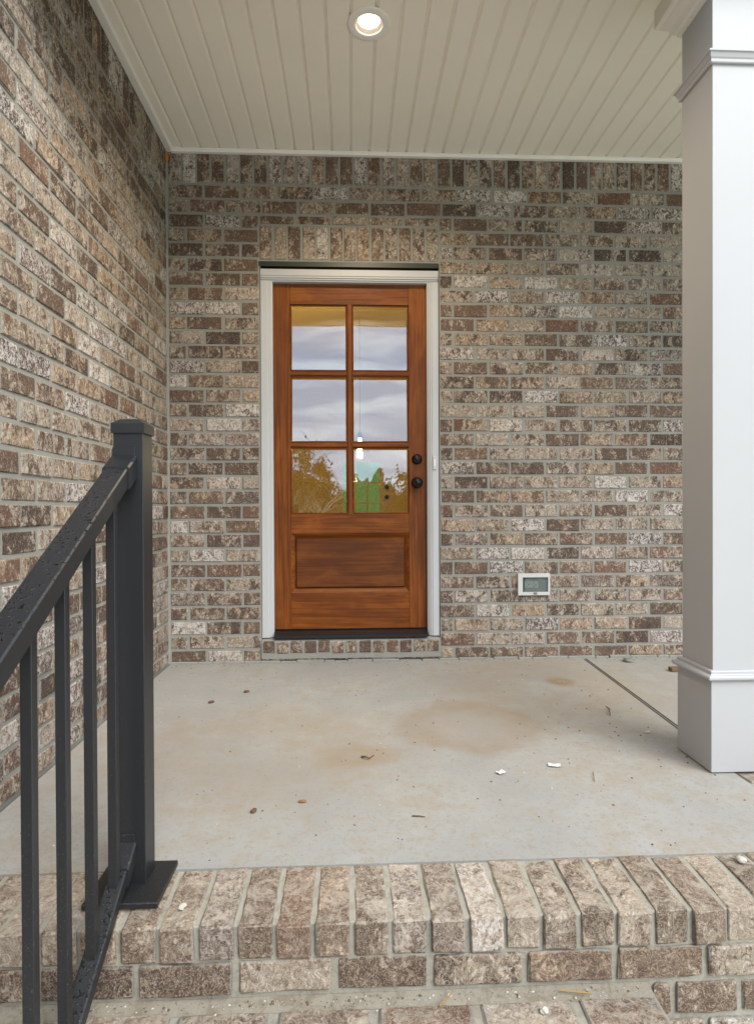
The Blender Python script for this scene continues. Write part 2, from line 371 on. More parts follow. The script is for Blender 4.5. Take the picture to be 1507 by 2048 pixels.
def solid_brick(sx, sy, sz, seed):
    r = random.Random(seed); bm = bmesh.new(); add_box(bm, -sx/2, sx/2, -sy/2, sy/2, -sz/2, sz/2)
    bmesh.ops.subdivide_edges(bm, edges=[e for e in bm.edges if abs((e.verts[0].co-e.verts[1].co).length-max(sx, sy, sz)) < 1e-6], cuts=4)
    es = [e for e in bm.edges if len(e.link_faces) == 2 and e.calc_face_angle() > 1.0]
    bmesh.ops.bevel(bm, geom=es, offset=0.0038, segments=1, affect='EDGES')
    for v in bm.verts: v.co += Vector([r.uniform(-.002, .002) for _ in range(3)])
    return from_bm(bm)
_cache = {}
def fb(L, H, var=6):
    k = (round(L, 3), round(H, 3), rnd.randrange(var))
    if k not in _cache: _cache[k] = face_brick(L, H, hash(k) % 99991, 3 if L > H else 2)
    return _cache[k]
def sb(sx, sy, sz, var=5):
    k = ('s', round(sx, 3), round(sy, 3), round(sz, 3), rnd.randrange(var))
    if k not in _cache: _cache[k] = solid_brick(sx, sy, sz, hash(k[1:]) % 99991)
    return _cache[k]
def place(me, mw, name, mat, parent):
    if not me.materials: me.materials.append(mat)
    o = bpy.data.objects.new(name, me); COL.objects.link(o)
    o.material_slots[0].link = 'OBJECT'; o.material_slots[0].material = mat
    o.parent = parent; o.matrix_parent_inverse = Matrix.Translation(-parent.location); o.matrix_basis = mw
    return o
def jit(): return Matrix.Rotation(rnd.gauss(0, 0.0035), 4, 'Y') @ Matrix.Rotation(rnd.gauss(0, 0.006), 4, 'Z')

C = 0.0813; BP = 0.2022; JT = 0.0115; BH = C-JT
D = 3.43; XW = -1.01; ZS = 2.677; ZC = 2.861
X0, X1 = -0.500, 0.510        # masonry opening of the door
# ------------------------------------------------------------------ back wall
bw = thing('brick_wall', 'brown and tan brick wall with the wooden door set in it', 'wall', (0, D, 0))
def wall_boxes(me_list):
    bm = bmesh.new()
    for a in me_list: add_box(bm, *a)
    return from_bm(bm)
Ym = D+0.0045
obj('mortar', wall_boxes([(XW-0.2, X0, Ym, Ym+0.14, -0.6, 2.95), (X1, 4.6, Ym, Ym+0.14, -0.6, 2.95), (X0, X1, Ym, Ym+0.14, 2.25, 2.95),
                          (X0, X1, Ym+0.012, Ym+0.14, -0.6, 0.118)]), M_MORTAR, bw)
beyond = []
def back_brick(xa, xb, za, zb, name='brick'):
    L, H = xb-xa-JT, zb-za-JT
    if L < 0.02: return
    mw = Matrix.Translation(((xa+xb)/2+rnd.gauss(0, .0016), D+rnd.gauss(0, .0011), (za+zb)/2+rnd.gauss(0, .0011))) @ jit()
    if xa > 1.93: beyond.append((fb(L, H), mw))
    else: place(fb(L, H), mw, name, M_BRICK, bw)
def course(x, xe, za, zb, first, stop_half=True):
    x2 = x+first
    while x < xe-0.01:
        x2 = min(x2, xe)
        if xe-x2 < 0.045: x2 = xe
        back_brick(x, x2, za, zb, 'half_brick' if (x2-x) < 0.15 else 'brick'); x = x2; x2 = x+BP
for n in range(0, 33):
    zb = ZS-n*C; za = max(zb-C, 0.004)
    if n == 0: course(XW+.004, 4.5, za, zb, 0.2)
    elif n == 1: course(XW+.004, 4.5, za, zb, 0.116)
    elif n == 32:
        course(XW+.004, X0, za, zb, 0.2); course(X1, 4.5, za, zb, 0.078)
    else:
        ev = n % 2 == 0
        course(XW+.004, X0, za, zb, 0.2 if ev else 0.104); course(X1, 4.5, za, zb, 0.078 if ev else BP)
x = XW+.004
while x < 4.5:                                    # soldier frieze under the ceiling
    back_brick(x, x+.0793, ZS, ZS+.206, 'soldier_brick'); x += .0793
for i in range(13):                               # soldier course over the door
    p = (X1-X0)/13; back_brick(X0+i*p, X0+(i+1)*p, 2.256, 2.457, 'soldier_brick')
for i in range(5):
    p = (X1-X0)/5; back_brick(X0+i*p, X0+(i+1)*p, 2.457, 2.514, 'cut_brick')
for i in range(13):                               # brick sill under the door
    p = (X1-X0-0.01)/13; xa = X0+.005+i*p
    place(sb(p-.012, .16, .064), Matrix.Translation((xa+p/2, 3.415+.08, .086+rnd.gauss(0, .001))) @ jit(), 'sill_brick', M_BRICK_SILL, bw)
obj('sill_mortar', wall_boxes([(X0+.002, X1-.002, 3.420, 3.60, .022, .112)]), M_MORTAR, bw)
obj('sill_mortar_cap', prism([(3.420, .112), (3.60, .112), (3.60, .135), (3.455, .131), (3.428, .121)], 'x', X0+.003, X1-.003), M_MORTAR, bw)
for i in range(5):
    p = (X1-X0)/5; place(fb(p-.012, .036), Matrix.Translation((X0+(i+.5)*p, 3.424, .030)), 'cut_brick', M_BRICK, bw)
# thin ragged mortar squeeze along the slab
bm = bmesh.new(); x = XW
while x < 1.95:
    L = rnd.uniform(.05, .16); add_box(bm, x, x+L*0.98, D-rnd.uniform(.006, .016), D+.01, -.01, rnd.uniform(.006, .015), bev=.003); x += L
obj('mortar_fillet', from_bm(bm), M_MORTAR, bw)
join_rnd(beyond, 'brick_field', M_BRICK, bw)

# ------------------------------------------------------------------ left wall (face looks along +X)
lw = thing('brick_wall', 'brick side wall running towards the viewer beside the black railing', 'wall', (XW, 1.5, 0))
Xm = XW-0.0045; YN = -0.9
obj('mortar', wall_boxes([(Xm-.14, Xm, YN, D+.004, -0.6, 2.95)]), M_MORTAR, lw)
RZ = Matrix.Rotation(math.pi/2, 4, 'Z')
beyond = []
def left_brick(ya, yb, za, zb, name='brick'):
    L, H = yb-ya-JT, zb-za-JT
    if L < .02 or H < .012: return
    yc = (ya+yb)/2; zc = (za+zb)/2
    mw = Matrix.Translation((XW+rnd.gauss(0, .0011), yc+rnd.gauss(0, .0016), zc+rnd.gauss(0, .0011))) @ RZ @ jit()
    vis = yb > 1.66 and zc > -.01 and (zc-.868)/max(yb, .1) < 0.86
    if vis: place(fb(L, H), mw, name, M_BRICK_SIDE, lw)
    else: beyond.append((fb(L, H), mw))
for n in range(0, 40):
    zb = ZS-n*C; za = zb-C
    if n == 32: za = max(za, .004)
    y = D-.004; first = True
    while y > YN+.02:
        L = (BP if n % 2 else BP/2) if first else BP
        first = False
        if n >= 33 and y-L > 1.30: y -= L; continue
        left_brick(max(y-L, YN), y, za, zb, 'half_brick' if L < .15 else 'brick'); y -= L
y = D-.004
while y > YN: left_brick(y-.0793, y, ZS, ZS+.206, 'soldier_brick'); y -= .0793
join_rnd(beyond, 'brick_field', M_BRICK_SIDE, lw)
obj('corner_mortar', prism([(XW-.004, D+.006), (XW+.011, D+.006), (XW+.006, D-.006), (XW-.004, D-.012)], 'z', 0.0, 2.86), M_MORTAR, lw)

# ------------------------------------------------------------------ porch floor
YE = 1.468; XR = 1.25
def slab(name, pts, z0, z1, bev=.006):
    me = prism([(p[0], p[1]) for p in pts], 'z', z0, z1); bm = bmesh.new(); bm.from_mesh(me)
    es = [e for e in bm.edges if abs(e.verts[0].co.z-z1) < 1e-6 and abs(e.verts[1].co.z-z1) < 1e-6]
    bmesh.ops.bevel(bm, geom=es, offset=bev, segments=2, affect='EDGES'); bm.to_mesh(me); bm.free(); return me
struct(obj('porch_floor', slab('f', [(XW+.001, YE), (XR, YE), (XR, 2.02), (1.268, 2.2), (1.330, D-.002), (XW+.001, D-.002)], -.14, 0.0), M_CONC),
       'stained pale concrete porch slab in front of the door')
struct(obj('porch_floor', slab('g', [(1.280, 2.0), (4.5, 2.0), (4.5, D-.002), (1.342, D-.002), (1.281, 2.2)], -.14, -.001), M_CONC), 'concrete slab right of the expansion joint')
struct(obj('porch_foundation', wall_boxes([(XW+.01, XR-.002, YE+.004, D-.003, -.62, -.1403), (1.262, 4.5, 2.012, D-.003, -.62, -.1404)]), M_MORTAR))
jf = obj('expansion_joint', prism([(1.2505, 2.0), (1.2795, 2.0), (1.2805, 2.2), (1.3415, D-.004), (1.3305, D-.004), (1.2685, 2.2)], 'z', -.14, -.010), M_JOINT)
struct(jf)

# ------------------------------------------------------------------ brick steps
st = thing('brick_steps', 'brick edging and steps at the front of the porch slab', 'steps', (0.1, 1.3, 0))
YF = 1.275
obj('mortar', wall_boxes([(XW+.003, XR+.2, YF+.010, YE-.001, -.60, -.022), (XR+.004, XR+.2, YE-.002, 1.995, -.60, -.0065),
                          (XW+.003, .640, .960, YF+.011, -.60, -.170), (XW+.003, .640, .655, .956, -.60, -.345)]), M_MORTAR_STEP, st)
obj('tread_mortar', prism([(YF+.0098, -.0222), (YF+.0098, -.0135), (YF+.012, -.0105), (YE-.0012, -.0018), (YE-.0012, -.0222)], 'x', XW+.0035, XR+.0042), M_MORTAR_STEP, st)
obj('soiled_mortar', prism([(1.246, -.1705), (1.246, -.1675), (YF+.008, -.163), (YF+.008, -.1705)], 'x', XW+.004, .639), M_MORTAR_DIRT, st)
x = -0.487-.0813*6; k = 0
while x < XR-.04:                                   # rowlock edging of the slab
    p = .0813+rnd.gauss(0, .0015)
    me = sb(.0715, .194, .074)
    place(me, Matrix.Translation((x+.0407, YF+.098+rnd.gauss(0, .002), -.0395+rnd.gauss(0, .0012))) @ Matrix.Rotation(.045+rnd.gauss(0, .006), 4, 'X') @ Matrix.Rotation(rnd.gauss(0, .012), 4, 'Z'), 'tread_brick', M_BRICK_TREAD, st)
    x += .0813
y = YF+.04
while y < 1.97:                                     # edging along the right side
    place(sb(.194, .069, .074), Matrix.Translation((XR+.104, y, -.0395)) @ jit(), 'tread_brick', M_BRICK_TREAD, st); y += .0813
def riser_row(zt, y, xs, name='riser_brick', mat=None):
    for a, b in zip(xs, xs[1:]):
        place(sb(b-a-.014, .09, .066), Matrix.Translation(((a+b)/2, y+.045+rnd.gauss(0, .0015), zt-.033)) @ Matrix.Rotation(rnd.gauss(0, .006), 4, 'Y'), name, mat or M_BRICK_STEP, st)
riser_row(-.087, YF+.003, [-1.0, -.855, -.652, -.449, -.244, -.037, .167, .370, .567, .767, .97, 1.175, 1.378])
riser_row(-.167, YF+.003, [.646, .695, .843, 1.046, 1.249, 1.40]); riser_row(-.247, YF+.003, [.646, .77, .97, 1.17, 1.37])
riser_row(-.327, YF+.003, [.646, .84, 1.04, 1.24, 1.40]); riser_row(-.407, YF+.003, [.646, .77, .97, 1.17, 1.37])
xs = [-1.0, -.78, -.57, -.36, -.16, .045, .256, .465, .645]
for a, b in zip(xs, xs[1:]):                        # bricks laid flat on the lower tread
    place(sb(b-a-.018, .092, .064), Matrix.Translation(((a+b)/2, 1.199, -.195+rnd.gauss(0, .0015))) @ Matrix.Rotation(rnd.gauss(0, .01), 4, 'Z'), 'tread_brick', M_BRICK_TREAD, st)
x = -1.0
while x < .60:
    place(sb(.069, .194, .074), Matrix.Translation((x+.04, 1.045, -.2025)) @ jit(), 'tread_brick', M_BRICK_TREAD, st)
    place(sb(.069, .300, .074), Matrix.Translation((x+.04, .805, -.3765)) @ jit(), 'tread_brick', M_BRICK_TREAD, st); x += .0813
riser_row(-.255, .952, [-1.0, -.8, -.6, -.4, -.2, 0, .2, .4, .6]); riser_row(-.43, .652, [-1.0, -.8, -.6, -.4, -.2, 0, .2, .4, .6])

# ------------------------------------------------------------------ ceiling
YB = 1.93                                            # front edge of the porch roof
PW = .1035
lamp_x, lamp_y = 0.087, 2.51
ce = struct(obj('porch_ceiling', boxm(XW-.1, 4.6, YB, D+.1, ZC+.016, ZC+.03), M_SOFFIT), 'cream grooved plank ceiling over the porch')
hole = lathe([(0, -.05), (.066, -.05), (.066, .05), (0, .05)], (lamp_x, lamp_y, ZC), n=40, smooth=False)
cut = obj('cutter', hole)
x = -.923-PW/2-PW*0.5+.0525; x = -.923
xs = [XW+.004] + [-.923+i*PW for i in range(53)]
for a, b in zip(xs, xs[1:]):
    g = .012
    prof = [(a+.0005, ZC+.009), (a+.0035, ZC+.009), (a+g, ZC), (b-g*.45, ZC), (b-.003, ZC+.004), (b-.0005, ZC+.009), (b-.0005, ZC+.0155), (a+.0005, ZC+.0155)]
    yend = D-.006 if a > -1.0 else D-.006
    o = obj('ceiling_plank', prism(prof, 'y', YB+.012, yend), M_SOFFIT, ce)
    if a < lamp_x+.07 and b > lamp_x-.07:
        md = o.modifiers.new('b', 'BOOLEAN'); md.object = cut; md.operation = 'DIFFERENCE'; md.solver = 'EXACT'
        bpy.context.view_layer.update()
        nm = bpy.data.meshes.new_from_object(o.evaluated_get(bpy.context.evaluated_depsgraph_get())); o.modifiers.clear(); o.data = nm
        if not nm.materials: nm.materials.append(M_SOFFIT)
md = ce.modifiers.new('b', 'BOOLEAN'); md.object = cut; md.operation = 'DIFFERENCE'; bpy.context.view_layer.update()
nm = bpy.data.meshes.new_from_object(ce.evaluated_get(bpy.context.evaluated_depsgraph_get())); ce.modifiers.clear(); ce.data = nm
bpy.data.objects.remove(cut)
obj('ceiling_trim', prism([(D-.030, ZC-.0015), (D-.030, ZC-.006), (D-.026, ZC-.009), (D-.022, ZC-.020), (D-.001, ZC-.020), (D-.001, ZC-.0015)], 'x', XW+.03, 4.5), M_SOFFITTRIM, ce)
obj('ceiling_trim', prism([(XW+.002, ZC-.012), (XW+.034, ZC-.012), (XW+.040, ZC-.006), (XW+.043, ZC-.0015), (XW+.002, ZC-.0015)], 'y', YB, D-.001), M_SOFFITTRIM, ce)
struct(obj('porch_roof', prism([(1.87, 2.87), (1.87, 2.96), (5.5, 4.3), (9.8, 3.0), (9.8, 2.9), (2.10, 2.9), (1.925, 2.87)], 'x', XW+.004, 5.0), M_ROOF))
struct(obj('eave_board', wall_boxes([(XW+.006, 5.0, 1.845, 1.8695, 2.82, 2.975)]), M_SOFFITTRIM))
struct(obj('house_side', wall_boxes([(-5.0, XW-.16, -.9, 9.8, -.6, 4.2)]), M_MORTAR))

# recessed lamp
dl = thing('ceiling_light', 'lit round recessed downlight in the plank ceiling', 'light', (lamp_x, lamp_y, ZC))
o3 = (lamp_x, lamp_y, ZC)
M_LAMPW = paint_mat('lamp_trim_white', (0.86, 0.84, 0.80), 0.4)
obj('trim_ring', lathe([(.0895, -.0008), (.0885, -.004), (.083, -.0062), (.060, -.0066), (.0555, -.005), (.0555, .0)], o3, n=56), M_LAMPW, dl)
obj('baffle', lathe([(.0555, .0)]+[(.0555-.0018*i-(.0010 if k else 0), .0022*(i+(.8 if k else 0))) for i in range(6) for k in (0, 1)]+[(.0435, .0142)], o3, n=56, smooth=False), paint_mat('lamp_baffle', (0.42, 0.37, 0.30), 0.6), dl)
obj('lens', lathe([(0, .0128), (.030, .0130), (.0455, .0136)], o3, n=40), M_LED, dl)
ll = bpy.data.lights.new('ceiling_light_glow', 'SPOT'); ll.energy = 30; ll.color = (1.0, .80, .56); ll.spot_size = R(150); ll.spot_blend = .7; ll.shadow_soft_size = .04
lo = bpy.data.objects.new('ceiling_light_glow', ll); COL.objects.link(lo); lo.parent = dl; lo.location = (0, 0, -.012)

# ------------------------------------------------------------------ door opening
tag(obj('steel_lintel', prism([(D+.004, 2.2265), (D+.004, 2.2535), (D+.10, 2.2535), (D+.10, 2.247), (D+.012, 2.245), (D+.010, 2.2265)], 'x', X0-.006, X1-.004), M_LINTEL),
    'dark green painted steel lintel above the white door frame', 'lintel')
YC = D+.012
df = thing('door_frame', 'white painted door frame with stepped casing around the wooden door', 'door frame', (0, YC, .137))
def casing(name, axis, sgn):
    # profile across the board: (offset from outer edge, depth in Y)
    pr = [(0, YC+.032), (0, YC+.002), (.003, YC), (.036, YC), (.040, YC+.004), (.047, YC+.004), (.050, YC+.010), (.056, YC+.010), (.060, YC+.016), (.065, YC+.018), (.065, YC+.10), (0.02, YC+.10)]
    if axis == 'z':
        base = X0+.002 if sgn > 0 else X1-.003
        return obj(name, prism([(base+sgn*o, y) for o, y in pr], 'z', .137, 2.150), M_TRIM, df)
    return obj(name, prism([(y, 2.215-o) for o, y in pr], 'x', X0+.0025, X1-.0035), M_TRIM, df)
casing('side_casing', 'z', 1); casing('side_casing', 'z', -1); casing('head_casing', 'x', 1)
obj('threshold', prism([(D-.012, .1365), (D-.012, .150), (D+.02, .162), (D+.075, .171), (D+.16, .171), (D+.16, .1365)], 'x', -.430, .441), M_SILLBLK, df)

# door leaf
YD = 3.49
DX0, DX1, DZ0, DZ1 = -.4325, .4405, .1745, 2.149
GX0, GX1 = -.338, .340; GZ0, GZ1 = .834, 2.034
dr = thing('front_door', 'stained wooden door with six glass panes over one raised panel', 'door', (0, YD, DZ0))
WV = [wood_mat('stained_wood_upright_%d' % i, 'z', i) for i in range(2)]; WH = [wood_mat('stained_wood_level_%d' % i, 'x', i+4) for i in range(3)]
TH = .045
box('stile', WV[0], dr, DX0, GX0, YD, YD+TH, DZ0, DZ1, bev=.0015); box('stile', WV[1], dr, GX1, DX1, YD, YD+TH, DZ0, DZ1, bev=.0015)
box('rail', WH[0], dr, GX0+.0004, GX1-.0004, YD+.0006, YD+TH-.001, GZ1, DZ1-.0005, bev=.001); box('rail', WH[1], dr, GX0+.0004, GX1-.0004, YD+.0006, YD+TH-.001, .722, GZ0, bev=.001)
box('rail', WH[2], dr, GX0+.0004, GX1-.0004, YD+.0006, YD+TH-.001, DZ0+.0005, .383, bev=.001)
def bar_prof(c, w): return [(c-w/2, .010), (c-w/2+.003, .004), (c-w/2+.007, .001), (c+w/2-.007, .001), (c+w/2-.003, .004), (c+w/2, .010), (c+w/2, .036), (c-w/2, .036)]
mv = (GX0+GX1)/2; GLT = R(2.3)
obj('muntin', prism([(a, YD+b) for a, b in bar_prof(mv, .030)], 'z', GZ0, GZ1), WV[1], dr)
rows = [GZ0, (1.214+1.246)/2, (1.623+1.655)/2, GZ1]
for z in rows[1:3]:
    for a, b in ((GX0, mv-.0145), (mv+.0145, GX1)):
        obj('muntin', prism([(YD+q_, p_) for p_, q_ in bar_prof(z, .030)], 'x', a, b), WH[0], dr)
for (xa, xb) in ((GX0, mv-.015), (mv+.015, GX1)):
    for i in range(3):
        za = rows[i]+(0 if i == 0 else .015); zb = rows[i+1]-(0 if i == 2 else .015)
        zc_ = (za+zb)/2                                # the panes lean back a little in their beads
        pm = boxm(xa-.002, xb+.002, -.0025, .0025, za-.002-zc_, zb+.002-zc_); pm.transform(Matrix.Translation((0, YD+.0270, zc_)) @ Matrix.Rotation(-GLT, 4, 'X'))
        p = obj('glass_pane', pm, M_GLASS, dr)
        # glazing bead round the pane
        bm = bmesh.new(); w = .008
        for a in ((xa, xb, za, za+w), (xa, xb, zb-w, zb), (xa, xa+w, za+w, zb-w), (xb-w, xb, za+w, zb-w)):
            add_box(bm, a[0], a[1], YD+.007, YD+.0188, a[2], a[3], bev=.003)
        obj('glazing_bead', from_bm(bm), WH[1], p)
# raised panel with its moulding
px0, px1, pz0, pz1 = GX0, GX1, .383, .722
def frustum(x0, x1, z0, z1, y0, ins, y1):
    o = [(x0, y0, z0), (x1, y0, z0), (x1, y0, z1), (x0, y0, z1)]; i = [(x0+ins, y1, z0+ins), (x1-ins, y1, z0+ins), (x1-ins, y1, z1-ins), (x0+ins, y1, z1-ins)]
    return o+i, [(0, 1, 5, 4), (1, 2, 6, 5), (2, 3, 7, 6), (3, 0, 4, 7)]
pan = mesh([(px0+.024, YD+.020, pz0+.024), (px1-.024, YD+.020, pz0+.024), (px1-.024, YD+.020, pz1-.024), (px0+.024, YD+.020, pz1-.024),
            (px0+.032, YD+.006, pz0+.032), (px1-.032, YD+.006, pz0+.032), (px1-.032, YD+.006, pz1-.032), (px0+.032, YD+.006, pz1-.032)],
           [(0, 1, 5, 4), (1, 2, 6, 5), (2, 3, 7, 6), (3, 0, 4, 7), (4, 5, 6, 7)])
pn = obj('panel', pan, wood_mat('stained_wood_panel', 'x', 9, 0.42), dr)
obj('panel_back', boxm(px0, px1, YD+.0202, YD+.036, pz0, pz1), WH[2], pn)
v1, f1 = frustum(px0, px1, pz0, pz1, YD+.0006, .010, YD+.008); v2, f2 = frustum(px0+.010, px1-.010, pz0+.010, pz1-.010, YD+.008, .014, YD+.0198)
obj('panel_moulding', mesh(v1+v2, f1+[tuple(8+i for i in f) for f in f2]), WH[1], pn)
box('bottom_sweep', M_SILLBLK, dr, DX0+.002, DX1-.002, YD+.004, YD+.03, DZ0-.003, DZ0-.0002)
def lock(z, r, name):
    k = obj(name, lathe([(0, .010), (r*.62, .010), (r*.66, .012)], (.386, YD, z), 'y', 32), M_BRONZE2, dr)
    obj('rose', lathe([(r, .0), (r, .004), (r*.94, .007), (r*.80, .008)] + ([(r*.78, .030), (r*.92, .042), (r*.86, .056), (r*.66, .060), (r*.62, .057)] if name == 'door_knob' else [(r*.78, .020), (r*.70, .024), (r*.62, .022)]), (.386, YD, z), 'y', 32), M_BRONZE, k)
    yy = YD-(.057 if name == 'door_knob' else .0222)
    obj('cylinder_face', lathe([(r*.64, -.002), (r*.6, .0), (r*.30, .001), (r*.28, .004), (0, .004)], (.386, yy, z), 'y', 28), M_BRONZE2, k)
    obj('keyway', boxm(.386-.0012, .386+.0012, yy-.006, yy-.003, z-.005, z+.005), M_SLOT, k)
lock(1.147, .030, 'deadbolt'); lock(1.012, .033, 'door_knob')
# doorbell on the casing
db = thing('doorbell', 'slim grey doorbell button on the right door casing', 'doorbell', (.481, YC, 1.12))
box('body', M_PLATE, db, .471, .491, YC-.008, YC-.0003, 1.084, 1.161, bev=.003, seg=2)
box('button', paint_mat('bell_button', (0.72, 0.72, 0.72), 0.3), db, .476, .486, YC-.0105, YC-.0082, 1.102, 1.143, bev=.002)

# ------------------------------------------------------------------ outlet
ob = thing('outlet_box', 'white recessed outlet box with smoky cover on the brick wall', 'outlet', (1.045, D, .42))
ox0, ox1, oz0, oz1 = .953, 1.138, .364, .489
bm = bmesh.new(); fy0, fy1 = D-.014, D+.006
for a in ((ox0, ox1, oz0, oz0+.019), (ox0, ox1, oz1-.023, oz1), (ox0, ox0+.028, oz0+.019, oz1-.023), (ox1-.012, ox1, oz0+.019, oz1-.023)):
    add_box(bm, a[0], a[1], fy0, fy1, a[2], a[3], bev=.0015)
obj('frame', from_bm(bm), M_PLATE, ob)
obj('back_box', boxm(ox0+.02, ox1-.008, D-.0035, D-.0005, oz0+.012, oz1-.016), M_OUTGREY, ob)
rc = obj('receptacle', boxm(ox0+.040, ox0+.118, D-.0062, D-.0037, oz0+.042, oz0+.080, bev=.001), paint_mat('receptacle_pale', (0.31, 0.315, 0.295), 0.5), ob)
for cx in (.058, .098):
    for dx, dz, w, h in ((-.005, .010, .004, .0015), (-.005, -.010, .004, .0015), (.006, 0, .003, .003)):
        box('slot', M_SLOT, rc, ox0+cx+dx-w, ox0+cx+dx+w, D-.0072, D-.0058, oz0+.061+dz-h, oz0+.061+dz+h)
obj('cover', boxm(ox0+.0285, ox1-.0125, D-.0130, D-.0105, oz0+.0195, oz1-.0235), M_COVER, ob)
obj('cover_edge', wall_boxes([(ox0+.0285, ox0+.0305, D-.0135, D-.0132, oz0+.02, oz1-.024), (ox1-.0145, ox1-.0125, D-.0135, D-.0132, oz0+.02, oz1-.024), (ox0+.031, ox1-.015, D-.0135, D-.0132, oz1-.028, oz1-.024)]), M_SLOT, ob)
box('latch', M_OUTGREY, ob, ox0+.090, ox0+.109, D-.019, D-.0142, oz0+.007, oz0+.018, bev=.001)

# ------------------------------------------------------------------ column
CX0, CX1, CY0, CY1 = 1.177, 1.357, 1.924, 2.104
cl = thing('porch_column', 'square white boxed porch column with moulded base', 'column', (1.267, 2.014, 0))
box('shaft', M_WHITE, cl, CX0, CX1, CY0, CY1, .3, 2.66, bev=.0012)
box('base', M_WHITE, cl, CX0-.012, CX1+.012, CY0-.012, CY1+.012, .004, .3055, bev=.0012)
obj('base_moulding', ring_mould([(-.004, .3048), (.0225, .3048), (.0262, .309), (.0262, .315), (.0225, .319), (.014, .3215), (.0125, .324), (.0125, .331), (.010, .334), (-.004, .335)], CX0, CX1, CY0, CY1), M_WHITE, cl)
obj('neck_moulding', ring_mould([(-.004, 2.300), (.007, 2.300), (.009, 2.303), (.009, 2.312), (.012, 2.316), (.016, 2.329), (.0205, 2.331), (.0205, 2.3365), (-.004, 2.3365)], CX0, CX1, CY0, CY1), M_WHITE, cl)
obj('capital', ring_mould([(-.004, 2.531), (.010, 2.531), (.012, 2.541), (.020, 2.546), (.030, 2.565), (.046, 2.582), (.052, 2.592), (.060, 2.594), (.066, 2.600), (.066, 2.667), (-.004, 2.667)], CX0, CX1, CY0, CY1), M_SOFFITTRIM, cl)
obj('nail_hole', lathe([(0, .0006), (.0025, .0004)], (1.253, CY0-.0125, 2.322), 'y', 10), M_SLOT, cl)
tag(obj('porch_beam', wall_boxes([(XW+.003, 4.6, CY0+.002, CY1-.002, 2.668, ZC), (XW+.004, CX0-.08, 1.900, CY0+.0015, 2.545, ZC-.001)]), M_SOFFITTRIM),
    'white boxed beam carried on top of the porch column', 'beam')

# ------------------------------------------------------------------ railing
rl = thing('stair_railing', 'black metal stair railing with square post on the porch edge', 'railing', (-.502, 1.433, 0))
PX, PY0, PY1 = -.502, 1.400, 1.466; ph = .033
post = obj('post', boxm(PX-ph, PX+ph, PY0, PY1, .014, 1.06, bev=.0015), M_RAIL, rl)
c0 = .037; zc0, zc1, zc2 = 1.040, 1.062, 1.073; yc = (PY0+PY1)/2; ci = .021
obj('post_cap', mesh([(PX+sx*c0, yc+sy*c0, z) for z in (zc0, zc1) for sx, sy in ((-1, -1), (1, -1), (1, 1), (-1, 1))] + [(PX+sx*ci, yc+sy*ci, zc2) for sx, sy in ((-1, -1), (1, -1), (1, 1), (-1, 1))],
    [(3, 2, 1, 0)] + [(i, (i+1) % 4, 4+(i+1) % 4, 4+i) for i in range(4)] + [(4+i, 4+(i+1) % 4, 8+(i+1) % 4, 8+i) for i in range(4)] + [(8, 9, 10, 11)]), M_RAIL, post)
box('base_plate', M_RAIL, rl, PX-.081, PX+.081, 1.328, 1.489, .0015, .0145, bev=.002)
SL = .615; RX = -.511
zt = lambda y: .952+(y-1.343)*SL                     # top of the hand rail
zl = lambda y: .070+(y-1.340)*SL                     # top of the lower rail
YEND = .18
def sloped(x0, x1, y0, y1, zf, h, bev=.003):
    v = [(x, y, zf(y)-d) for y in (y0, y1) for x, d in ((x0+bev, 0), (x1-bev, 0), (x1, bev), (x1, h), (x0, h), (x0, bev))]
    return mesh(v, [(i, (i+1) % 6, 6+(i+1) % 6, 6+i) for i in range(6)] + [tuple(range(5, -1, -1)), tuple(range(6, 12))])
obj('hand_rail', sloped(RX-.0255, RX+.0255, YEND, 1.392, zt, .043), M_RAILWET, rl)
obj('lower_rail', sloped(RX-.018, RX+.018, YEND, 1.392, zl, .032), M_RAILWET, rl)
def bracket(zf, w, h, y0):
    b = obj('bracket', sloped(RX-w/2, RX+w/2, y0, 1.3985, lambda y: zf(y)+.0035, h+.008, .004), M_RAIL, rl)
    box('mounting_tab', M_RAIL, b, RX-w/2+.004, RX+w/2-.004, 1.3975, 1.4000-.0004, zf(1.398)-h, zf(1.398)+.022, bev=.001)
bracket(zt, .0585, .043, 1.352); bracket(zl, .044, .032, 1.348)
for k in range(-3, 4):
    y = .976+.1135*k+.0095
    o = obj('baluster', boxm(RX-.0095, RX+.0095, y-.0095, y+.0095, zl(y-.0095)-.004, zt(y-.0095)-.035, bev=.0012), M_RAIL, rl)
y = YEND; b = obj('post', boxm(PX-ph, PX+ph, y-.066, y, -.60, zt(y)+.06, bev=.0015), M_RAIL, rl)

# ------------------------------------------------------------------ small things lying about
def paper(name, x, y, w, l, rot, label, z=0.002):
    vs = []; n = 4; m = 3
    for i in range(n+1):
        for j in range(m+1):
            u, v = (i/n-.5)*w, (j/m-.5)*l; a = u*math.cos(rot)-v*math.sin(rot); b = u*math.sin(rot)+v*math.cos(rot)
            vs.append((a, b, .0015+.006*abs(i/n-.45)**1.5+.002*math.sin(i*2.1+j*1.7)**2))
    f = [(i*(m+1)+j, (i+1)*(m+1)+j, (i+1)*(m+1)+j+1, i*(m+1)+j+1) for i in range(n) for j in range(m)]
    bm = bmesh.new(); bm.from_mesh(mesh(vs, f)); bmesh.ops.solidify(bm, geom=bm.faces[:], thickness=.0006)
    o = obj(name, from_bm(bm), M_PAPER); o.location = (x, y, z); return tag(o, label, 'paper')
paper('paper_scrap', .678, 1.996, .040, .022, -.25, 'larger white paper scrap lying on the slab near the column')
paper('paper_scrap', .486, 1.952, .028, .020, .5, 'smaller grey-white paper scrap left of the larger one')
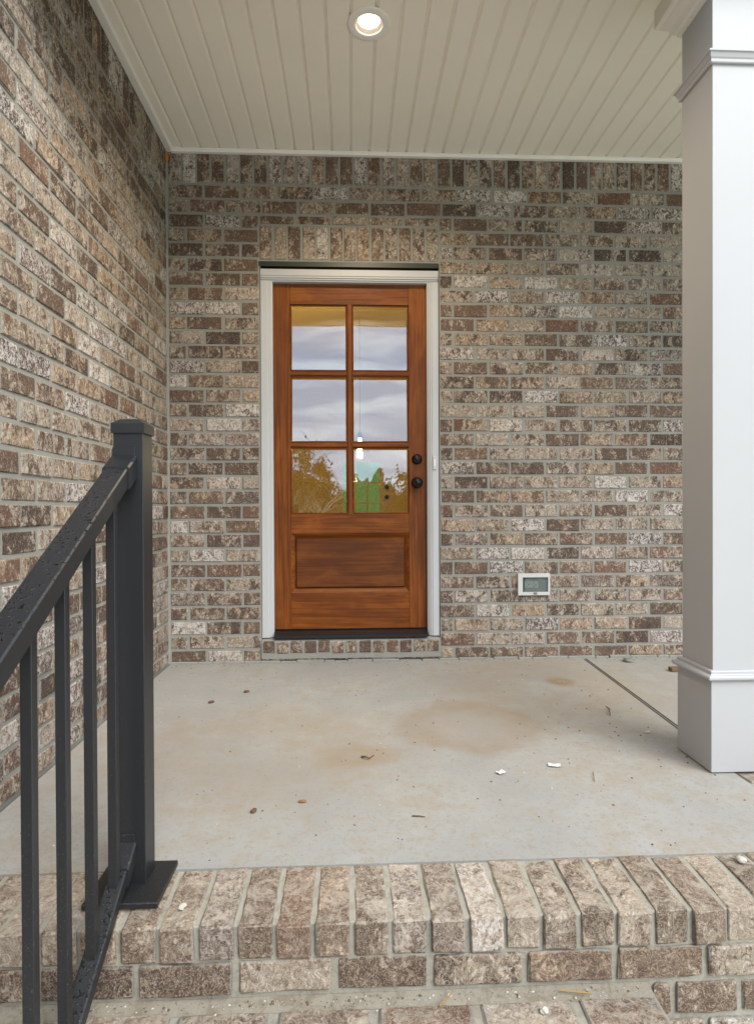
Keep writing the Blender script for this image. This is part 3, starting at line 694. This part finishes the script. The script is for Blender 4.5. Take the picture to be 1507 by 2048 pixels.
def lump(name, mat, x, y, z, sx, sy, sz, rot, label, cat, seed, group=None):
    r = random.Random(seed); bm = bmesh.new(); bmesh.ops.create_icosphere(bm, subdivisions=2, radius=1.0)
    for v in bm.verts: v.co = Vector((v.co.x*sx, v.co.y*sy, v.co.z*sz))*(1+r.uniform(-.22, .22))
    o = obj(name, from_bm(bm), mat); o.location = (x, y, z+sz*.8); o.rotation_euler = (0, 0, rot); return tag(o, label, cat, group)
lump('bark_chip', M_CHIP, -.279, 1.742, 0, .0075, .013, .005, -.5, 'dark brown bark chip on the slab nearest the railing', 'bark chip', 1, 'bark chips on the slab')
lump('bark_chip', paint_mat('bark_chip_pale', (0.20, 0.105, 0.045), 0.9), -.145, 1.791, 0, .013, .006, .004, .1, 'orange-brown flat bark chip beside the dark one', 'bark chip', 2, 'bark chips on the slab')
lump('bark_chip', M_CHIP, -.491, 2.878, 0, .013, .009, .006, .3, 'small brown bark chip near the left end of the back wall', 'bark chip', 3, 'bark chips on the slab')
lump('bark_chip', M_CHIP, -.623, 2.732, 0, .014, .009, .006, .6, 'leftmost brown bark chip close to the side wall', 'bark chip', 4, 'bark chips on the slab')
lump('concrete_shard', M_OUTGREY, 1.553, 3.331, 0, .030, .026, .010, -.5, 'grey mortar shard on the slab right of the joint', 'rubble', 5)
lump('pebble', M_STONE, .945, 1.43, .004, .011, .012, .006, .2, 'round cream pebble on the edging bricks in front', 'pebble', 6)
lump('pebble', M_STONE, -.37, 1.335, -.003, .008, .013, .004, -.2, 'oblong white pebble on the edging bricks beside the railing', 'pebble', 8)
lump('pebble', M_STONE, 1.134, 2.273, 0, .012, .008, .004, .2, 'flat white pebble on the slab beside the column base', 'pebble', 9)
lump('pebble', M_STONE, .390, 1.215, -.163, .010, .008, .006, .2, 'cream pebble on the lower step', 'pebble', 10)
bm = bmesh.new(); add_box(bm, -.07, .07, -.022, .022, 0, .020, bev=.003); o = obj('wood_offcut', from_bm(bm), M_TWIG); o.location = (1.75, 3.12, 0); o.rotation_euler = (0, 0, -.08)
tag(o, 'brown wood offcut lying behind the column', 'wood')
def twig(name, pts, r, mat, label, cat='twig'):
    bm = bmesh.new(); prev = None
    for i, p in enumerate(pts):
        rr_ = r*(1-.5*i/len(pts)); ring = [bm.verts.new((p[0]+rr_*math.cos(a)*.7, p[1]+rr_*math.cos(a)*.7, p[2]+rr_+rr_*math.sin(a))) for a in (0, 1.57, 3.14, 4.71)]
        if prev: [bm.faces.new((prev[k], prev[(k+1) % 4], ring[(k+1) % 4], ring[k])) for k in range(4)]
        else: bm.faces.new(ring)
        prev = ring
    bm.faces.new(prev[::-1]); bmesh.ops.recalc_face_normals(bm, faces=bm.faces); return tag(obj(name, from_bm(bm), mat), label, cat)
twig('twig', [(.035, 2.10, .001), (.05, 2.088, .006), (.062, 2.082, .003), (.078, 2.094, .009)], .0035, M_CHIP, 'dark crooked twig in the middle of the slab')
twig('twig', [(.17, 1.692, .0), (.19, 1.687, .002), (.205, 1.686, 0)], .0022, M_CHIP, 'short straight dark twig near the front of the slab')
twig('twig', [(.765, 1.875, 0), (.776, 1.907, .003), (.79, 1.945, 0)], .0022, M_STRAW, 'pale straight twig below the paper scraps')
twig('twig', [(1.075, 2.47, 0), (1.085, 2.505, .008), (1.10, 2.53, .002), (1.095, 2.56, .006)], .0045, M_TWIG, 'curled brown twig left of the expansion joint')
twig('straw', [(.18, 1.235, -.160), (.21, 1.262, -.155)], .0028, M_STRAW, 'yellow straw on the lower step at the centre', 'straw')
twig('straw', [(.44, 1.262, -.160), (.50, 1.249, -.158)], .0028, M_STRAW, 'yellow straw on the lower step further right', 'straw')
tag(obj('foam_blob', lathe([(0, -.026), (.008, -.018), (.012, -.004), (.011, .010), (.006, .020), (0, .024)], (XW+.010, D-.028, 2.802), 'z', 12), M_FOAM), 'orange expanding foam blob in the corner under the ceiling', 'foam')
# loose grit, uncountable
def grit(name, n, fn, mat, s0, s1, label, seed):
    r = random.Random(seed); vs = []; fs = []
    for i in range(n):
        x, y, z = fn(r); s = s0*(s1/s0)**(r.random()**2.2); b = len(vs); a = r.uniform(0, 6.3)
        for k in range(4): vs.append((x+s*math.cos(a+k*1.57)*r.uniform(.6, 1.3), y+s*math.sin(a+k*1.57)*r.uniform(.6, 1.3), z))
        vs.append((x, y, z+s*r.uniform(.5, .9))); fs += [(b+k, b+(k+1) % 4, b+4) for k in range(4)]
    o = obj(name, mesh(vs, fs), mat); o['kind'] = 'stuff'; o['label'] = label; o['category'] = 'grit'
def on_slab(r):
    while True:
        x, y = r.uniform(-.98, 1.24), YE+.02+(D-YE-.06)*r.random()
        if r.random() < .35+.65*max(0, min(1, (x+.5)/1.2)): return x, y, .0003
grit('dark_grit', 560, on_slab, M_GRITD, .0010, .0055, 'dark soil crumbs scattered over the slab', 3)
grit('pale_grit', 110, on_slab, M_STONE, .001, .005, 'pale mortar crumbs scattered over the slab', 4)
grit('wall_grit', 420, lambda r: (r.uniform(-1.0, 1.9), D-.02-abs(r.gauss(0, .03)), .0003), M_GRITD, .0010, .0045, 'dust and crumbs gathered along the foot of the back wall', 8)
grit('step_grit', 190, lambda r: (r.uniform(-.95, .62), 1.276-abs(r.gauss(0, .016)), -.1645), M_STONE, .0008, .0045, 'mortar crumbs collected at the back of the lower step', 5)
grit('step_soil', 260, lambda r: (r.uniform(-.95, .62), 1.276-abs(r.gauss(0, .013)), -.1645), M_GRITD, .0008, .0045, 'soil crumbs collected at the back of the lower step', 6)

# ------------------------------------------------------------------ room behind the door
ri = []
def rbox(name, *a, mat=M_WALLIN): return struct(box(name, mat, None, *a))
ry0, ry1, rx0, rx1, rz0, rz1 = D+.16, 8.6, -1.05, 2.4, .155, 2.75
rbox('room_floor', rx0, rx1, ry0, ry1, .05, rz0, mat=M_FLOORIN); rbox('room_ceiling', rx0, rx1, ry0, ry1, rz1, rz1+.1)
rbox('room_wall', rx0-.1, rx0, ry0, ry1, .05, 2.9); rbox('room_wall', rx1, rx1+.1, ry0, ry1, .05, 2.9)
struct(obj('room_wall', wall_boxes([(rx0, X0+.07, ry0-.012, ry0, .05, 2.9), (X1-.07, rx1, ry0-.012, ry0, .05, 2.9), (X0+.07, X1-.07, ry0-.012, ry0, 2.15, 2.9)]), M_WALLIN))
fx0, fx1, fz1 = -.30, .62, 2.2
struct(obj('room_wall', wall_boxes([(rx0-.1, fx0, ry1, ry1+.12, .05, 2.9), (fx1, rx1+.1, ry1, ry1+.12, .05, 2.9), (fx0, fx1, ry1, ry1+.12, fz1, 2.9)]), M_WALLIN))
pd = thing('patio_door', 'glazed back door seen through the front door glass', 'door', (.16, ry1, rz0))
bm = bmesh.new(); y0, y1 = ry1+.03, ry1+.07
for a in ((fx0, fx0+.2, rz0, fz1), (fx1-.2, fx1, rz0, fz1), (fx0+.2, fx1-.2, rz0, .35), (fx0+.2, fx1-.2, 1.52, fz1)): add_box(bm, a[0], a[1], y0, y1, a[2], a[3])
obj('door_leaf', from_bm(bm), M_DOORIN, pd)
for i in range(1, 3): box('muntin', M_DOORIN, pd, fx0+.2+(fx1-fx0-.4)*i/3-.01, fx0+.2+(fx1-fx0-.4)*i/3+.01, y0+.01, y1-.01, .35, 1.52)
for i in range(1, 4): box('muntin', M_DOORIN, pd, fx0+.2, fx1-.2, y0+.011, y1-.011, .35+1.17*i/4-.01, .35+1.17*i/4+.01)
box('glass_pane', M_GLASS2, pd, fx0+.2, fx1-.2, y0+.018, y0+.022, .35, 1.52)
for z in (1.02, 1.16): obj('knob', lathe([(0, .05), (.025, .045), (.032, .03), (.02, .01), (.03, 0)], (fx1-.1, y0, z), 'y', 20), M_BRONZE, pd)
pl = thing('pendant_lamp', 'clear glass pendant lamp glowing inside the room', 'lamp', (.10, 6.0, 1.4))
obj('cord', lathe([(.003, 1.60), (.003, 2.75)], (.10, 6.0, 0), 'z', 8), M_SLOT, pl)
obj('glass_shade', lathe([(.02, .13), (.03, .12), (.06, .06), (.10, -.06), (.11, -.09)], (.10, 6.0, 1.47), 'z', 28), M_GLASS2, pl)
obj('bulb', lathe([(0, -.075), (.022, -.055), (.028, -.03), (.020, .01), (.012, .04), (.012, .06)], (.10, 6.0, 1.50), 'z', 16), M_BULB, pl)
obj('socket', lathe([(.018, .06), (.020, .12), (0, .125)], (.10, 6.0, 1.50), 'z', 16), M_BRONZE, pl)
rd = thing('room_downlight', 'lit recessed light in the room ceiling behind the glass', 'light', (-.25, 5.2, 2.74))
obj('lens', lathe([(0, 0), (.06, 0)], (-.25, 5.2, 2.738), 'z', 24), emis('room_led_lens', (1.0, 0.86, 0.70), 12.0), rd); obj('ring', lathe([(.06, -.001), (.085, -.004), (.088, .01)], (-.25, 5.2, 2.74), 'z', 24), M_WHITE, rd)
for nm_, loc, e, sz in (('pendant_glow', (.10, 6.0, 1.38), 22, .04), ('room_downlight_glow', (-.25, 5.2, 2.69), 46, .06)):
    l = bpy.data.lights.new(nm_, 'POINT'); l.energy = e; l.color = (1.0, .74, .42); l.shadow_soft_size = sz; lo = bpy.data.objects.new(nm_, l); COL.objects.link(lo); lo.location = loc

# ------------------------------------------------------------------ ground, trees
struct(obj('lawn', mesh([(-300, -300, -.62), (300, -300, -.62), (300, 300, -.62), (-300, 300, -.62)], [(0, 1, 2, 3)]), M_GRASS), 'green lawn around the house')
M_BOUNCE = paint_mat('bounce_concrete', (0.62, 0.60, 0.56), 0.9)  # unseen pale ground added in front to bounce light onto the ceiling
struct(box('bounce_slab', M_BOUNCE, None, -12, 14, -15, .66, -.75, -.608, bev=.006), 'unseen pale concrete slab added to bounce light under the porch roof')
def tree(label, x, y, h, wd, leafm, seed, n=2200, bark=None, crown0=.25, leaf=.13, name='garden_tree', group='trees across the lawn'):
    if y < 0: h *= 1.5
    r = random.Random(seed); t = thing(name, label, 'tree', (x, y, -.62), group); bark = bark or M_BARK
    bm = bmesh.new(); tips = []
    def limb(p, d, L, rad, dep):
        prev = None; q = Vector(p); dd = Vector(d).normalized(); k = 4
        for i in range(k+1):
            rr_ = rad*(1-.6*i/k); a = dd.orthogonal().normalized(); b = dd.cross(a)
            ring = [bm.verts.new(q+a*rr_*math.cos(c*1.257)+b*rr_*math.sin(c*1.257)) for c in range(5)]
            if prev: [bm.faces.new((prev[c], prev[(c+1) % 5], ring[(c+1) % 5], ring[c])) for c in range(5)]
            prev = ring
            if i >= 2 and dep < 3:
                for _ in range(2 if dep < 2 else 1): limb(q, dd*.7+Vector((r.gauss(0, .7), r.gauss(0, .7), r.uniform(0, .6))), L*.55, rr_*.6, dep+1)
            q = q+dd*L/k; dd = (dd+Vector((r.gauss(0, .1), r.gauss(0, .1), r.gauss(.03, .06)))).normalized()
        tips.append(q.copy())
    limb((x, y, -.66), (r.gauss(0, .06), r.gauss(0, .06), 1), h*.62, h*.022, 0)
    obj('trunk', from_bm(bm), bark, t)
    if leafm is None: return t
    cl_ = [(x+r.gauss(0, wd*.24), y+r.gauss(0, wd*.24), -.62+h*r.uniform(crown0+.08, .93), wd*r.uniform(.10, .22)) for _ in range(26)]
    vs = []; fs = []
    for i in range(n):
        c = r.choice(cl_); s = c[3]; tap = 1-.5*max(0, (c[2]+.62)/h-.6)
        p = Vector((c[0]+r.gauss(0, s*.6)*tap, c[1]+r.gauss(0, s*.6)*tap, c[2]+r.gauss(0, s*.55)))
        if p.z < -.62+h*crown0*.6: continue
        a = Vector((r.gauss(0, 1), r.gauss(0, 1), r.gauss(0, 1))).normalized(); u = a.orthogonal().normalized()*leaf*r.uniform(.5, 1.2); w = a.cross(u)*.7; b = len(vs)
        vs += [p-u, p+w, p+u, p-w]; fs.append((b, b+1, b+2, b+3))
    obj('crown', mesh(vs, fs), leafm, t); return t
tree('tall olive leafed tree reflected in the lower left pane', -3.9, -38, 6.6, 3.6, M_LEAF2, 11, 4200)
tree('second olive tree beside the pale trunk in the reflection', -2.1, -42, 6.1, 3.0, M_LEAF2, 12, 3400)
tree('slender pale trunked tree standing before the olive trees', -1.75, -27, 3.9, 1.6, None, 13, bark=M_BARKP)
tree('thin bare branched tree reflected in the lower right pane', 1.5, -33, 3.9, 1.8, None, 15, bark=M_BARK)
for i, (x, y, h, w, lb) in enumerate(((1.0, -52, 3.9, 4.2, 'low bushy tree left of the middle of the far hedge line'), (3.2, -50, 4.2, 4.0, 'rounded bushy tree right of the bare tree'), (5.4, -47, 4.3, 4.0, 'bushy tree at the right end of the far row'),
                                     (-5.6, -46, 5.6, 4.4, 'broad tree at the left end of the far row'), (-8.5, -50, 6.0, 4.5, 'outer broad tree beyond the left end'), (8.0, -52, 4.8, 4.5, 'outer bushy tree beyond the right end'), (-.4, -55, 3.9, 4.0, 'low tree directly opposite the door'))):
    if x > .5: h *= 1.35
    tree(lb, x, y, h, w, M_LEAF if i in (1, 2, 5) else M_LEAF2, 30+i, 3000, crown0=.06, leaf=.15)
tree('leafy green tree outside the back door', .9, 30, 7.6, 2.6, M_LEAF, 61, 3200, crown0=.2, name='back_garden_tree', group='trees behind the house')
tree('second leafy tree further out behind the house', -1.6, 24, 5.2, 3.4, M_LEAF, 62, 3000, crown0=.2, name='back_garden_tree', group='trees behind the house')

# grassy bank behind the house and the hedgerow across the lawn
vs = []; N = 24
for i in range(N+1):
    for j in range(7):
        x = -40+80*i/N; y = 11+j*6
        vs.append((x, y, -.63 if j == 0 else -.62+.25*(y-11)+.25*math.sin(x*.3+j)))
struct(obj('grassy_bank', mesh(vs, [(i*7+j, (i+1)*7+j, (i+1)*7+j+1, i*7+j+1) for i in range(N) for j in range(6)], True), M_GRASS), 'green grassy bank behind the house')
r = random.Random(77); vs = []; fs = []
for i in range(34000):
    x = r.uniform(-20, 20); top = 9.6+1.0*math.sin(x*.7)+.6*math.sin(x*1.9+1)+.4*math.sin(x*4.1)
    p = Vector((x, -64+r.gauss(0, 1.1), -.6+top*(1-r.random()**1.6)+r.gauss(0, .08)))
    a = Vector((r.gauss(0, 1), r.gauss(0, 1), r.gauss(0, 1))).normalized(); u = a.orthogonal().normalized()*r.uniform(.14, .32); w = a.cross(u)*.8; b = len(vs)
    vs += [p-u, p+w, p+u, p-w]; fs.append((b, b+1, b+2, b+3))
o = obj('hedgerow', mesh(vs, fs), M_LEAF2); o['kind'] = 'stuff'; o['label'] = 'olive hedgerow along the far side of the lawn'; o['category'] = 'hedge'
